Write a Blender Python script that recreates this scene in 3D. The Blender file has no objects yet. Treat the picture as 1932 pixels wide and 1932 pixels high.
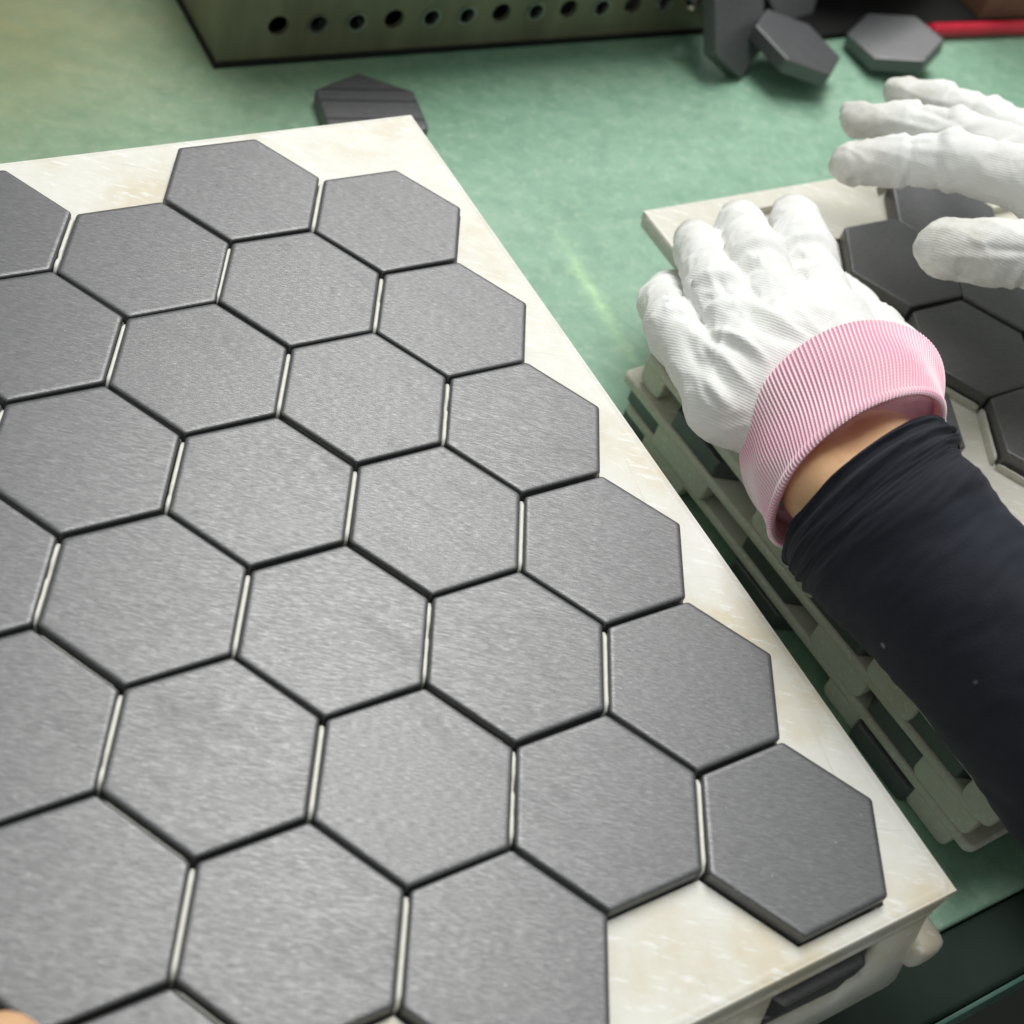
import bpy, bmesh, math, random
import numpy as np
from mathutils import Vector, Matrix, noise as mnoise
from mathutils.geometry import delaunay_2d_cdt
random.seed(4)
S = bpy.context.scene
COL = S.collection
TZ = 95.0                                   # the tile tops lie 95 mm above the bench


def M(x, y, z):                             # mm, z measured from the tile tops -> metres, z from the bench top
    return Vector((x * .001, y * .001, (z + TZ) * .001))


# ------------------------------------------------------------------ camera
CAM = np.array([-220.6, -339.13, 320.51])
TGT = np.array([-21.57, -132.686, 0.])
ROLL = 0.355463
FPX = 2692.29                               # focal length for a 1932 px wide picture
_f = (TGT - CAM) / np.linalg.norm(TGT - CAM)
_r = np.cross(_f, [0, 0, 1]); _r /= np.linalg.norm(_r)
_u = np.cross(_r, _f)
RGT = math.cos(ROLL) * _r + math.sin(ROLL) * _u
UPV = -math.sin(ROLL) * _r + math.cos(ROLL) * _u
FWD = _f


def at(px, py, z):                          # survey helper: point of the photograph on a level plane
    d = FWD + RGT * (px - 966) / FPX + UPV * (966 - py) / FPX
    return CAM + d * ((z - CAM[2]) / d[2])


def proj(P):
    d = np.atleast_2d(P) - CAM
    w = d @ FWD
    return np.c_[966 + FPX * (d @ RGT) / w, 966 - FPX * (d @ UPV) / w]


cd = bpy.data.cameras.new('camera')
cam = bpy.data.objects.new('camera', cd)
COL.objects.link(cam)
cam.matrix_world = Matrix([[RGT[i], UPV[i], -FWD[i], M(*CAM)[i]] for i in range(3)] + [[0, 0, 0, 1]])
cd.sensor_width = 36
cd.lens = 36 * FPX / 1932
cd.clip_start, cd.clip_end = .01, 60
cd.dof.use_dof = True
cd.dof.focus_distance = .455
cd.dof.aperture_fstop = 13
S.camera = cam

# ------------------------------------------------------------------ light
wd = bpy.data.worlds.new('World')
S.world = wd
wd.use_nodes = True
bg = wd.node_tree.nodes['Background']
bg.inputs[0].default_value = (.93, 1.0, .95, 1)
bg.inputs[1].default_value = .36


def ceiling_lamp(loc, yaw, sx, sy, watts, col=(1, .992, .975)):
    l = bpy.data.lights.new('ceiling_lamp', 'AREA')
    l.shape = 'RECTANGLE'
    l.size, l.size_y, l.energy, l.color = sx, sy, watts, col
    o = bpy.data.objects.new('ceiling_lamp', l)
    COL.objects.link(o)
    o.location = M(*loc)
    o.rotation_euler = (0, 0, math.radians(yaw))
    return o


# a row of fluorescent tubes hangs over the bench, running away from the camera
ceiling_lamp((850, 1130, 2000), -29, .9, 2.6, 70)
S.view_settings.view_transform = 'Standard'
S.view_settings.look = 'None'
S.view_settings.exposure = 0
S.view_settings.gamma = 1
S.render.engine = 'CYCLES'
S.cycles.max_bounces = 8


# ------------------------------------------------------------------ node materials
class NT:
    def __init__(s, name):
        s.m = bpy.data.materials.new(name)
        s.m.use_nodes = True
        s.t = s.m.node_tree
        s.b = s.t.nodes['Principled BSDF']

    def n(s, typ, **kw):
        nd = s.t.nodes.new(typ)
        for k, v in kw.items():
            if k.startswith('i_'):
                nd.inputs[k[2:].replace('_', ' ')].default_value = v
            else:
                setattr(nd, k, v)
        return nd

    def l(s, a, b):
        s.t.links.new(a, b)

    def set(s, **kw):
        for k, v in kw.items():
            s.b.inputs[k.replace('_', ' ')].default_value = v

    def coord(s, scale=(1, 1, 1), rot=(0, 0, 0), kind='Object', rnd=False):
        tc = s.n('ShaderNodeTexCoord')
        out = tc.outputs[kind]
        if rnd:
            oi = s.n('ShaderNodeObjectInfo')
            mu = s.n('ShaderNodeVectorMath', operation='SCALE')
            mu.inputs[0].default_value = (3.1, 7.7, 5.3)
            s.l(oi.outputs['Random'], mu.inputs['Scale'])
            ad = s.n('ShaderNodeVectorMath', operation='ADD')
            s.l(out, ad.inputs[0]); s.l(mu.outputs[0], ad.inputs[1])
            out = ad.outputs[0]
        if rot != (0, 0, 0):
            mr = s.n('ShaderNodeMapping')
            mr.inputs['Rotation'].default_value = rot
            s.l(out, mr.inputs['Vector']); out = mr.outputs[0]
        mp = s.n('ShaderNodeMapping')
        mp.inputs['Scale'].default_value = scale
        s.l(out, mp.inputs['Vector'])
        return mp.outputs[0]

    def noise(s, vec, scale=1, detail=4, rough=.55):
        nd = s.n('ShaderNodeTexNoise')
        nd.inputs['Scale'].default_value = scale
        nd.inputs['Detail'].default_value = detail
        nd.inputs['Roughness'].default_value = rough
        s.l(vec, nd.inputs['Vector'])
        return nd.outputs['Fac']

    def ramp(s, fac, stops):
        r = s.n('ShaderNodeValToRGB')
        e = r.color_ramp.elements
        while len(e) < len(stops): e.new(.5)
        for k, (p, c) in enumerate(stops):
            e[k].position = p
            e[k].color = (*c, 1) if len(c) == 3 else c
        s.l(fac, r.inputs[0])
        return r.outputs[0]

    def mix(s, fac, a, b, mode='MIX'):
        x = s.n('ShaderNodeMix', data_type='RGBA', blend_type=mode)
        if isinstance(fac, (int, float)): x.inputs[0].default_value = fac
        else: s.l(fac, x.inputs[0])
        for v, k in ((a, 6), (b, 7)):
            if isinstance(v, tuple): x.inputs[k].default_value = (*v, 1)
            else: s.l(v, x.inputs[k])
        return x.outputs[2]

    def bump(s, h, strength, dist, prev=None):
        b = s.n('ShaderNodeBump')
        b.inputs['Strength'].default_value = strength
        b.inputs['Distance'].default_value = dist
        s.l(h, b.inputs['Height'])
        if prev is not None: s.l(prev, b.inputs['Normal'])
        s.l(b.outputs[0], s.b.inputs['Normal'])
        return b.outputs[0]

    def col(s, c):
        s.l(c, s.b.inputs['Base Color'])

    def rough(s, c):
        s.l(c, s.b.inputs['Roughness'])


def g(v): return (v, v, v)


def mat_tile():
    t = NT('grey_ceramic')
    rot = (0, 0, math.radians(33))
    st = t.noise(t.coord((380, 4200, 1900), rot, rnd=True), 1, 3, .6)
    st2 = t.noise(t.coord((170, 2200, 3000), rot, rnd=True), 1, 3, .65)
    cl = t.noise(t.coord((75, 75, 75), rnd=True), 1, 4, .6)
    sm = t.noise(t.coord((30, 110, 60), (0, 0, 1.1), rnd=True), 1, 3, .6)
    oi = t.n('ShaderNodeObjectInfo')
    base = t.ramp(st, [(.32, (.043, .0435, .048)), (.52, (.060, .0615, .067)), (.67, (.108, .110, .118))])
    base = t.mix(.4, base, t.ramp(st2, [(.35, (.040, .040, .043)), (.7, (.125, .126, .132))]))
    base = t.mix(t.ramp(cl, [(.45, g(0)), (.75, g(.22))]), base, (.095, .096, .100))
    tone = t.ramp(oi.outputs['Random'], [(0, g(.86)), (1, g(1.))])
    base = t.mix(1., base, tone, 'MULTIPLY')
    vo = t.n('ShaderNodeTexVoronoi', feature='F1')                # dust specks
    vo.inputs['Scale'].default_value = 170
    t.l(t.coord((1, 1, 1), rnd=True), vo.inputs['Vector'])
    sp = t.n('ShaderNodeSeparateColor'); t.l(vo.outputs['Color'], sp.inputs[0])
    pick = t.ramp(sp.outputs[0], [(.80, g(0)), (.82, g(1))])
    dot = t.ramp(vo.outputs['Distance'], [(.035, g(.6)), (.065, g(0))])
    base = t.mix(t.mix(1., pick, dot, 'MULTIPLY'), base, (.30, .30, .30))
    t.col(base)
    r = t.ramp(st, [(.3, g(.46)), (.7, g(.33))])
    t.rough(t.mix(t.ramp(sm, [(.55, g(0)), (.72, g(.4))]), r, g(.52)))
    t.bump(st, .2, .0005)
    t.set(IOR=1.93)
    t.l(t.ramp(st, [(.34, g(.38)), (.5, g(.45)), (.66, g(.60))]), t.b.inputs['Specular IOR Level'])
    return t.m


def mat_plastic(name, a, b, c, rough=.42):
    t = NT(name)
    v = t.coord((1, 1, 1))
    n1 = t.noise(v, 20, 6, .66)
    n2 = t.noise(t.coord((1, 1, 1), (.3, .2, 1.)), 60, 5, .7)
    n3 = t.noise(t.coord((1.0, 5, 5), (0, 0, .62)), 120, 4, .65)
    n4 = t.noise(t.coord((1.0, 40, 40), (0, 0, .45)), 26, 3, .6)
    n5 = t.noise(t.coord((40., 1., 40), (0, 0, .2)), 20, 3, .6)
    n6 = t.noise(v, 420, 3, .6)
    k = t.ramp(n1, [(.36, a), (.50, b), (.61, c)])
    k = t.mix(t.ramp(n2, [(.54, g(0)), (.70, g(.7))]), k, tuple(min(1, x * 1.04) for x in a))
    k = t.mix(t.ramp(n3, [(.57, g(0)), (.66, g(.75))]), k, (.88, .88, .855))
    k = t.mix(t.ramp(n4, [(.66, g(0)), (.72, g(.35))]), k, tuple(x * .80 for x in c))     # scratches
    k = t.mix(t.ramp(n5, [(.68, g(0)), (.74, g(.3))]), k, tuple(x * .74 for x in c))
    k = t.mix(t.ramp(n6, [(.70, g(0)), (.80, g(.35))]), k, (.34, .31, .25))               # grime specks
    t.col(k)
    t.rough(t.ramp(n2, [(.3, g(rough - .1)), (.7, g(rough + .15))]))
    b1 = t.bump(n2, .16, .0008)
    t.bump(n4, .12, .0004, b1)
    t.set(Subsurface_Weight=.06, Subsurface_Radius=(.004, .004, .003))
    return t.m


def mat_bench():
    t = NT('green_bench_paint')
    v = t.coord((1, 1, 1))
    n1 = t.noise(v, 9, 6, .62)
    n2 = t.noise(t.coord((1, 3.2, 1), (0, 0, .5)), 38, 5, .65)
    n3 = t.noise(t.coord((1, 14, 1), (0, 0, -.9)), 40, 3, .6)
    n4 = t.noise(v, 3.2, 3, .5)
    k = t.ramp(n1, [(.3, (.205, .385, .262)), (.5, (.255, .445, .318)), (.7, (.315, .49, .365))])
    k = t.mix(t.ramp(n2, [(.5, g(0)), (.75, g(.6))]), k, (.37, .53, .40))
    k = t.mix(t.ramp(n3, [(.62, g(0)), (.75, g(.35))]), k, (.42, .54, .36))
    k = t.mix(t.ramp(n4, [(.56, g(0)), (.70, g(.35))]), k, (.37, .42, .26))
    # scuffs, scratches and specks in the paint
    s1 = t.noise(t.coord((1, 45, 1), (0, 0, -.35)), 22, 3, .6)
    s2 = t.noise(t.coord((1, 60, 1), (0, 0, 1.2)), 16, 3, .6)
    s3 = t.noise(v, 160, 4, .7)
    s4 = t.noise(v, 75, 5, .7)
    k = t.mix(t.ramp(s4, [(.44, g(0)), (.66, g(.75))]), k, (.18, .345, .24))
    k = t.mix(t.ramp(s3, [(.52, g(0)), (.70, g(.65))]), k, (.42, .57, .42))
    k = t.mix(t.ramp(s1, [(.63, g(0)), (.70, g(.45))]), k, (.45, .60, .42))
    k = t.mix(t.ramp(s2, [(.66, g(0)), (.72, g(.4))]), k, (.14, .27, .19))
    # one long pale rub mark
    p0, p1 = at(1040, 420, -TZ) * .001, at(1205, 700, -TZ) * .001
    an = math.atan2(p1[1] - p0[1], p1[0] - p0[0])
    mp = t.n('ShaderNodeMapping', vector_type='TEXTURE')
    mp.inputs['Location'].default_value = (p0[0], p0[1], 0); mp.inputs['Rotation'].default_value = (0, 0, an)
    t.l(t.n('ShaderNodeTexCoord').outputs['Object'], mp.inputs['Vector'])
    sx = t.n('ShaderNodeSeparateXYZ'); t.l(mp.outputs[0], sx.inputs[0])
    wv = t.n('ShaderNodeMath', operation='MULTIPLY_ADD'); wv.inputs[1].default_value = .006; wv.inputs[2].default_value = -.003
    t.l(n2, wv.inputs[0])
    dy = t.n('ShaderNodeMath', operation='ADD'); t.l(sx.outputs[1], dy.inputs[0]); t.l(wv.outputs[0], dy.inputs[1])
    ab = t.n('ShaderNodeMath', operation='ABSOLUTE'); t.l(dy.outputs[0], ab.inputs[0])
    m1 = t.ramp(ab.outputs[0], [(.0008, g(.9)), (.0048, g(0))])
    le = float(np.linalg.norm(p1 - p0))
    m2 = t.ramp(sx.outputs[0], [(0, g(0)), (le * .5, g(1)), (le * 1.1, g(0))])
    k = t.mix(t.mix(1., t.mix(1., m1, m2, 'MULTIPLY'), t.ramp(s3, [(.3, g(.3)), (.6, g(1))]), 'MULTIPLY'), k, (.56, .84, .46))
    # warm-tinted shade at the back left, painted into the bench colour as olive
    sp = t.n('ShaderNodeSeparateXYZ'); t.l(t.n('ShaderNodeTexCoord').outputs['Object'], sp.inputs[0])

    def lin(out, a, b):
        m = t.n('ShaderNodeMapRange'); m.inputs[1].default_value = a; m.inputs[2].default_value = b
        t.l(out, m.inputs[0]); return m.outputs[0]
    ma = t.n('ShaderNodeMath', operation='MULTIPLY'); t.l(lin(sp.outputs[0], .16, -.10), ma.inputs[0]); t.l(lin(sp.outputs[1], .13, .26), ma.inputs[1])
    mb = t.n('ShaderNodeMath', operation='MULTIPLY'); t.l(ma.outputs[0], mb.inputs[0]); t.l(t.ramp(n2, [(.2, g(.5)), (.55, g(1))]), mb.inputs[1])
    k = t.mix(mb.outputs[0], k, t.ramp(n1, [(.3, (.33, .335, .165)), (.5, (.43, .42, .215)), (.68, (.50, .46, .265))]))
    t.col(k)
    t.rough(t.ramp(n2, [(.3, g(.38)), (.7, g(.6))]))
    b1 = t.bump(n2, .15, .001)
    t.bump(s3, .2, .0006, b1)
    return t.m


def mat_plain(name, c1, c2, rough=.5, metal=0., scale=40, bump=.1, bd=.0005, stretch=(1, 1, 1), spec=.5):
    t = NT(name)
    n = t.noise(t.coord(stretch), scale, 5, .6)
    t.col(t.ramp(n, [(.35, c1), (.68, c2)]))
    t.rough(t.ramp(n, [(.3, g(max(.03, rough - .08))), (.7, g(rough + .1))]))
    if bump: t.bump(n, bump, bd)
    t.set(Metallic=metal, Specular_IOR_Level=spec)
    return t.m


def mat_glove():
    t = NT('white_knit_glove')
    at_ = t.n('ShaderNodeAttribute', attribute_name='dirt')
    n1 = t.noise(t.coord(), 130, 5, .65)
    n2 = t.noise(t.coord(), 40, 4, .6)
    n3 = t.noise(t.coord(), 700, 3, .6)
    k = t.ramp(n2, [(.33, (.83, .825, .80)), (.65, (.905, .905, .895))])
    w = t.n('ShaderNodeTexWave', wave_type='BANDS', bands_direction='DIAGONAL')
    w.inputs['Scale'].default_value = 330
    w.inputs['Distortion'].default_value = 2.2
    w.inputs['Detail'].default_value = 1
    t.l(t.coord((1, 1.4, 1), (.2, .3, .5)), w.inputs['Vector'])
    k = t.mix(t.ramp(w.outputs['Fac'], [(.2, g(.12)), (.7, g(0))]), k, (.76, .755, .73))
    d = t.n('ShaderNodeMath', operation='MULTIPLY')
    t.l(at_.outputs['Fac'], d.inputs[0]); t.l(t.ramp(n1, [(.3, g(.3)), (.68, g(1.15))]), d.inputs[1])
    k = t.mix(d.outputs[0], k, (.50, .465, .39))
    t.col(k)
    b1 = t.bump(w.outputs['Fac'], .2, .0004)
    b2 = t.bump(n1, .22, .0007, b1)
    t.bump(n3, .25, .0003, b2)
    t.set(Roughness=.92, Specular_IOR_Level=.18, Sheen_Weight=.10)
    return t.m


def mat_cuff():
    t = NT('pink_ribbed_knit')
    uv = t.n('ShaderNodeTexCoord').outputs['UV']
    sp = t.n('ShaderNodeSeparateXYZ'); t.l(uv, sp.inputs[0])

    def osc(out, f, ph=0.):
        m = t.n('ShaderNodeMath', operation='MULTIPLY_ADD')
        m.inputs[1].default_value = f * 2 * math.pi; m.inputs[2].default_value = ph
        t.l(out, m.inputs[0])
        s_ = t.n('ShaderNodeMath', operation='SINE'); t.l(m.outputs[0], s_.inputs[0])
        h = t.n('ShaderNodeMath', operation='MULTIPLY_ADD')
        h.inputs[1].default_value = .5; h.inputs[2].default_value = .5
        t.l(s_.outputs[0], h.inputs[0]); return h.outputs[0]
    a = osc(sp.outputs[0], 150)
    b = osc(sp.outputs[1], 34)
    k = t.ramp(a, [(.15, (.86, .38, .52)), (.5, (.92, .57, .68)), (.85, (.97, .80, .85))])
    ab = t.n('ShaderNodeMath', operation='MULTIPLY'); t.l(a, ab.inputs[0]); t.l(b, ab.inputs[1])
    k = t.mix(t.ramp(ab.outputs[0], [(.3, g(0)), (.9, g(.5))]), k, (.95, .80, .84))
    t.col(k)
    t.bump(ab.outputs[0], .35, .0006)
    t.set(Roughness=.85, Specular_IOR_Level=.25, Sheen_Weight=.15)
    return t.m


def mat_skin():
    t = NT('skin')
    n = t.noise(t.coord(), 90, 5, .65)
    n2 = t.noise(t.coord(), 420, 4, .65)
    k = t.ramp(n, [(.3, (.70, .405, .215)), (.55, (.79, .49, .28)), (.72, (.82, .54, .33))])
    k = t.mix(t.ramp(n2, [(.55, g(0)), (.75, g(.35))]), k, (.56, .27, .15))
    t.col(k)
    vo = t.n('ShaderNodeTexVoronoi', feature='DISTANCE_TO_EDGE')
    vo.inputs['Scale'].default_value = 900
    t.l(t.coord((1, 1, 1.6)), vo.inputs['Vector'])
    b1 = t.bump(vo.outputs['Distance'], .35, .0002)
    t.bump(n2, .2, .0004, b1)
    t.set(Roughness=.52, Subsurface_Weight=.12, Subsurface_Radius=(.006, .003, .0015))
    return t.m


def mat_sleeve():
    t = NT('navy_jersey')
    n = t.noise(t.coord(), 30, 4)
    uv = t.n('ShaderNodeTexCoord').outputs['UV']
    mp = t.n('ShaderNodeMapping'); mp.inputs['Scale'].default_value = (190, 420, 1)
    t.l(uv, mp.inputs['Vector'])
    w = t.noise(mp.outputs[0], 1, 2, .5)
    f = t.noise(t.coord((1, 6, 1), (0, 0, .6)), 1000, 3, .6)
    k = t.ramp(n, [(.3, (.012, .0135, .022)), (.7, (.018, .0205, .033))])
    k = t.mix(t.ramp(f, [(.5, g(0)), (.85, g(.4))]), k, (.04, .043, .058))
    vo = t.n('ShaderNodeTexVoronoi', feature='F1')                # lint
    vo.inputs['Scale'].default_value = 75
    t.l(t.coord((1, 2.2, 1), (.4, .2, .9)), vo.inputs['Vector'])
    sp = t.n('ShaderNodeSeparateColor'); t.l(vo.outputs['Color'], sp.inputs[0])
    lint = t.mix(1., t.ramp(sp.outputs[0], [(.86, g(0)), (.88, g(1))]), t.ramp(vo.outputs['Distance'], [(.05, g(.55)), (.10, g(0))]), 'MULTIPLY')
    k = t.mix(lint, k, (.34, .36, .38))
    t.col(k)
    b1 = t.bump(w, .3, .0004)
    t.bump(f, .35, .0003, b1)
    t.set(Roughness=.82, Specular_IOR_Level=.3, Sheen_Weight=.08)
    return t.m


TILE = mat_tile()
TRAY = mat_plastic('off_white_plastic', (.80, .795, .75), (.75, .73, .65), (.70, .63, .49))
TRAY2 = mat_plastic('cream_plastic', (.73, .705, .63), (.68, .655, .565), (.64, .605, .495))
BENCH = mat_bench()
GLOVE, CUFF, SKIN, SLEEVE = mat_glove(), mat_cuff(), mat_skin(), mat_sleeve()
STEEL = mat_plain('olive_steel', (.17, .165, .105), (.25, .24, .16), .42, .35, 60, .1, .0005, (1, 1, .15))
STEEL_IN = mat_plain('bright_steel', (.45, .45, .43), (.6, .6, .58), .3, 1., 80)
BLACK = mat_plain('black_plastic', (.009, .009, .009), (.016, .016, .0155), .75, spec=.25)
RUBBER = mat_plain('black_rubber', (.010, .012, .011), (.018, .021, .019), .75, spec=.25)
EDGE = mat_plain('dark_green_edge', (.018, .034, .027), (.030, .050, .040), .7, spec=.3)
TEAL = mat_plain('green_edge_strip', (.07, .16, .13), (.11, .22, .18), .4)
RED = mat_plain('red_paint', (.50, .012, .035), (.62, .02, .05), .35)
CARD = mat_plain('brown_cardboard', (.20, .10, .065), (.27, .14, .09), .75)
FLOOR = mat_plain('dark_floor', (.022, .024, .022), (.036, .038, .035), .55, 0, 6)
GREYP = mat_plain('grey_enamel', (.055, .055, .053), (.085, .085, .08), .45)


# ------------------------------------------------------------------ object helpers
def finish(o, label=None, cat=None, group=None, kind=None):
    if label: o['label'] = label
    if cat: o['category'] = cat
    if group: o['group'] = group
    if kind: o['kind'] = kind
    return o


def empty(name, loc, **kw):
    o = bpy.data.objects.new(name, None)
    o.empty_display_size = .01
    COL.objects.link(o)
    o.location = loc
    return finish(o, **kw)


def link(name, me, mats, parent=None, smooth=False):
    o = bpy.data.objects.new(name, me)
    COL.objects.link(o)
    if not me.materials:
        for m in (mats if isinstance(mats, (list, tuple)) else [mats]): me.materials.append(m)
    if smooth:
        me.polygons.foreach_set('use_smooth', [True] * len(me.polygons))
    if parent is not None:
        o.parent = parent
    return o


def weighted(me):
    n = len(me.vertices)
    N = np.zeros((n, 3))
    for p in me.polygons:
        v = np.array(p.normal) * p.area
        for i in p.vertices: N[i] += v
    N /= np.maximum(np.linalg.norm(N, axis=1), 1e-12)[:, None]
    me.polygons.foreach_set('use_smooth', [True] * len(me.polygons))
    me.normals_split_custom_set_from_vertices(N.tolist())


def from_bm(name, bm, mat, parent=None, smooth=False, angle=None):
    me = bpy.data.meshes.new(name)
    bmesh.ops.recalc_face_normals(bm, faces=bm.faces)
    bm.to_mesh(me); bm.free()
    o = link(name, me, mat, parent, smooth or angle is not None)
    if angle is not None:
        me.set_sharp_from_angle(angle=math.radians(angle))
    return o


def rel(parent, v):
    return Vector(v) - parent.location if parent is not None else Vector(v)


def box_bm(x0, x1, y0, y1, z0, z1, off=Vector((0, 0, 0)), bev=0., seg=2):
    bm = bmesh.new()
    a, b = M(x0, y0, z0) - off, M(x1, y1, z1) - off
    vs = [bm.verts.new((x, y, z)) for x in (a.x, b.x) for y in (a.y, b.y) for z in (a.z, b.z)]
    for q in ((0, 1, 3, 2), (4, 6, 7, 5), (0, 4, 5, 1), (2, 3, 7, 6), (0, 2, 6, 4), (1, 5, 7, 3)):
        bm.faces.new([vs[i] for i in q])
    if bev:
        bmesh.ops.bevel(bm, geom=bm.edges[:], offset=bev * .001, segments=seg, affect='EDGES', profile=.6)
    return bm


def _box(name, bm, mat, parent, bev):
    o = from_bm(name, bm, mat, parent)
    if bev: weighted(o.data)
    return o


def box(name, dims, mat, parent=None, bev=0., seg=2):
    off = parent.location if parent is not None else Vector((0, 0, 0))
    return _box(name, box_bm(*dims, off=off, bev=bev, seg=seg), mat, parent, bev)


# ------------------------------------------------------------------ setting: bench and floor
bench = empty('workbench', M(0, 0, -TZ), label='green painted workbench under the trays with a dark front edge', cat='workbench')


def slab(name, x0, x1, y0, y1, z0, z1, mat, parent, bev=1.5):
    return box(name, (x0, x1, y0, y1, z0, z1), mat, parent, bev)


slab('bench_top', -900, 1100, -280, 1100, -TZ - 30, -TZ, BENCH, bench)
slab('edge_band', -900, 1100, -304, -280.4, -TZ - 32, -TZ - 1.5, EDGE, bench, 2.5)
slab('edge_strip', -900, 1100, -305.8, -304.2, -TZ - 22, -TZ - .9, TEAL, bench, .4)
slab('bench_frame', -880, 1080, -270, 1080, -TZ - 90, -TZ - 30.5, RUBBER, bench, 2)
for fx, fy in ((-840, -240), (1040, -240), (-840, 1040), (1040, 1040)):
    slab('leg', fx - 25, fx + 25, fy - 25, fy + 25, -TZ - 849.5, -TZ - 90.5, RUBBER, bench, 2)
fl = bpy.data.meshes.new('floor')
fl.from_pydata([(-6, -6, -.85), (6, -6, -.85), (6, 6, -.85), (-6, 6, -.85)], [], [(0, 1, 2, 3)])
finish(link('floor', fl, FLOOR), kind='structure')

# ------------------------------------------------------------------ hexagonal tiles
W, CX, PY, OY, TH = 49.9, 44.4, 51.0, 25.9, 8.6
SIDE = W / math.sqrt(3)


def hex_pts(r, n=6, a0=0.):
    return [(r * math.cos(math.radians(60 * k + a0)), r * math.sin(math.radians(60 * k + a0))) for k in range(n)]


def tile_mesh(grooves=False):
    bm = bmesh.new()
    rings = []
    for z, d in ((-TH, .3), (-TH + .4, 0), (-.85, 0), (-.38, .2), (-.15, .58), (-.04, 1.1), (0, 1.8)):
        s_ = (W / 2 - d) / math.cos(math.pi / 6)
        pts, rc = [], 1.5
        for k in range(6):                        # corners a little rounded in plan
            a = math.radians(60 * k)
            c = Vector((s_ * math.cos(a), s_ * math.sin(a)))
            r_ = Vector((math.cos(a), math.sin(a)))
            t_ = Vector((-r_.y, r_.x))
            for u, v in ((-rc * .87, -rc * .5), (-rc * .28, -rc * .18), (rc * .28, -rc * .18), (rc * .87, -rc * .5)):
                pts.append(c + t_ * u + r_ * v)
        rings.append([bm.verts.new((p.x * .001, p.y * .001, z * .001)) for p in pts])
    n = len(rings[0])
    for a, b in zip(rings, rings[1:]):
        for k in range(n): bm.faces.new([a[k], a[(k + 1) % n], b[(k + 1) % n], b[k]])
    bm.faces.new(rings[0][::-1]); bm.faces.new(rings[-1])
    bm.normal_update()
    if grooves:                                   # the tile's back: parallel grooves cut across it
        gn = Vector((math.cos(math.radians(60)), math.sin(math.radians(60)), 0))
        for yy in (-8, 6, 15):
            for dy in (-.45, .45):
                bmesh.ops.bisect_plane(bm, geom=bm.verts[:] + bm.edges[:] + bm.faces[:], plane_co=gn * (yy + dy) * .001, plane_no=gn)
        sel = [f for f in bm.faces if f.normal.z > .9 and any(abs(f.calc_center_median() @ gn - yy * .001) < .00044 for yy in (-8, 6, 15))]
        vs = {v for f in sel for v in f.verts}
        ret = bmesh.ops.extrude_face_region(bm, geom=sel)
        nv = [v for v in ret['geom'] if isinstance(v, bmesh.types.BMVert)]
        bmesh.ops.translate(bm, verts=nv, vec=(0, 0, -.0012))
        bmesh.ops.delete(bm, geom=[f for f in sel if f.is_valid], context='FACES')
    bmesh.ops.recalc_face_normals(bm, faces=bm.faces)
    me = bpy.data.meshes.new('hexagonal_tile')
    bm.to_mesh(me); bm.free()
    me.materials.append(TILE)
    if grooves: me.set_sharp_from_angle(angle=math.radians(28))
    else: weighted(me)
    return me


TILE_ME = tile_mesh()


def tile(x, y, z, label, group, rot=(0, 0, 0), name='hexagonal_tile', me=None):
    o = bpy.data.objects.new(name, me or TILE_ME)
    COL.objects.link(o)
    o.location = M(x, y, z)
    o.rotation_euler = rot
    return finish(o, label=label, cat='tile', group=group)


# ------------------------------------------------------------------ trays
def hex_centre(c, r):
    return -c * CX, -r * PY + (OY if c % 2 else 0)


def inhex(x, y, cx, cy, w):
    dx, dy = abs(x - cx), abs(y - cy)
    return dy <= w / 2 and dx * math.sqrt(3) / 2 + dy / 2 <= w / 2


def rim_bm(x0, x1, y0, y1, centres, z0, z1, w, bev=1.2):
    """a rectangular sheet with the hexagon pockets left open"""
    s = w / math.sqrt(3)
    verts, edges = [], []

    def poly(ps):
        b = len(verts)
        verts.extend(Vector(p) for p in ps)
        edges.extend((b + k, b + (k + 1) % len(ps)) for k in range(len(ps)))
    poly([(x0, y0), (x1, y0), (x1, y1), (x0, y1)])
    for cx, cy in centres:
        poly([(cx + a, cy + b) for a, b in hex_pts(s)])
    V, E, F, *_ = delaunay_2d_cdt(verts, edges, [], 0, 1e-5)
    bm = bmesh.new()
    up = [bm.verts.new((v.x * .001, v.y * .001, z1 * .001)) for v in V]
    for f in F:
        cx = sum(V[i].x for i in f) / len(f); cy = sum(V[i].y for i in f) / len(f)
        if cx < x0 or cx > x1 or cy < y0 or cy > y1: continue
        if any(inhex(cx, cy, a, b, w) for a, b in centres): continue
        bm.faces.new([up[i] for i in f])
    for v in [v for v in bm.verts if not v.link_faces]: bm.verts.remove(v)
    bmesh.ops.recalc_face_normals(bm, faces=bm.faces)
    bmesh.ops.dissolve_limit(bm, angle_limit=.01, verts=bm.verts[:], edges=bm.edges[:])
    faces = bm.faces[:]
    r = bmesh.ops.extrude_face_region(bm, geom=faces)
    bmesh.ops.translate(bm, verts=[v for v in r['geom'] if isinstance(v, bmesh.types.BMVert)], vec=(0, 0, (z0 - z1) * .001))
    bmesh.ops.recalc_face_normals(bm, faces=bm.faces)
    return bm


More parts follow.
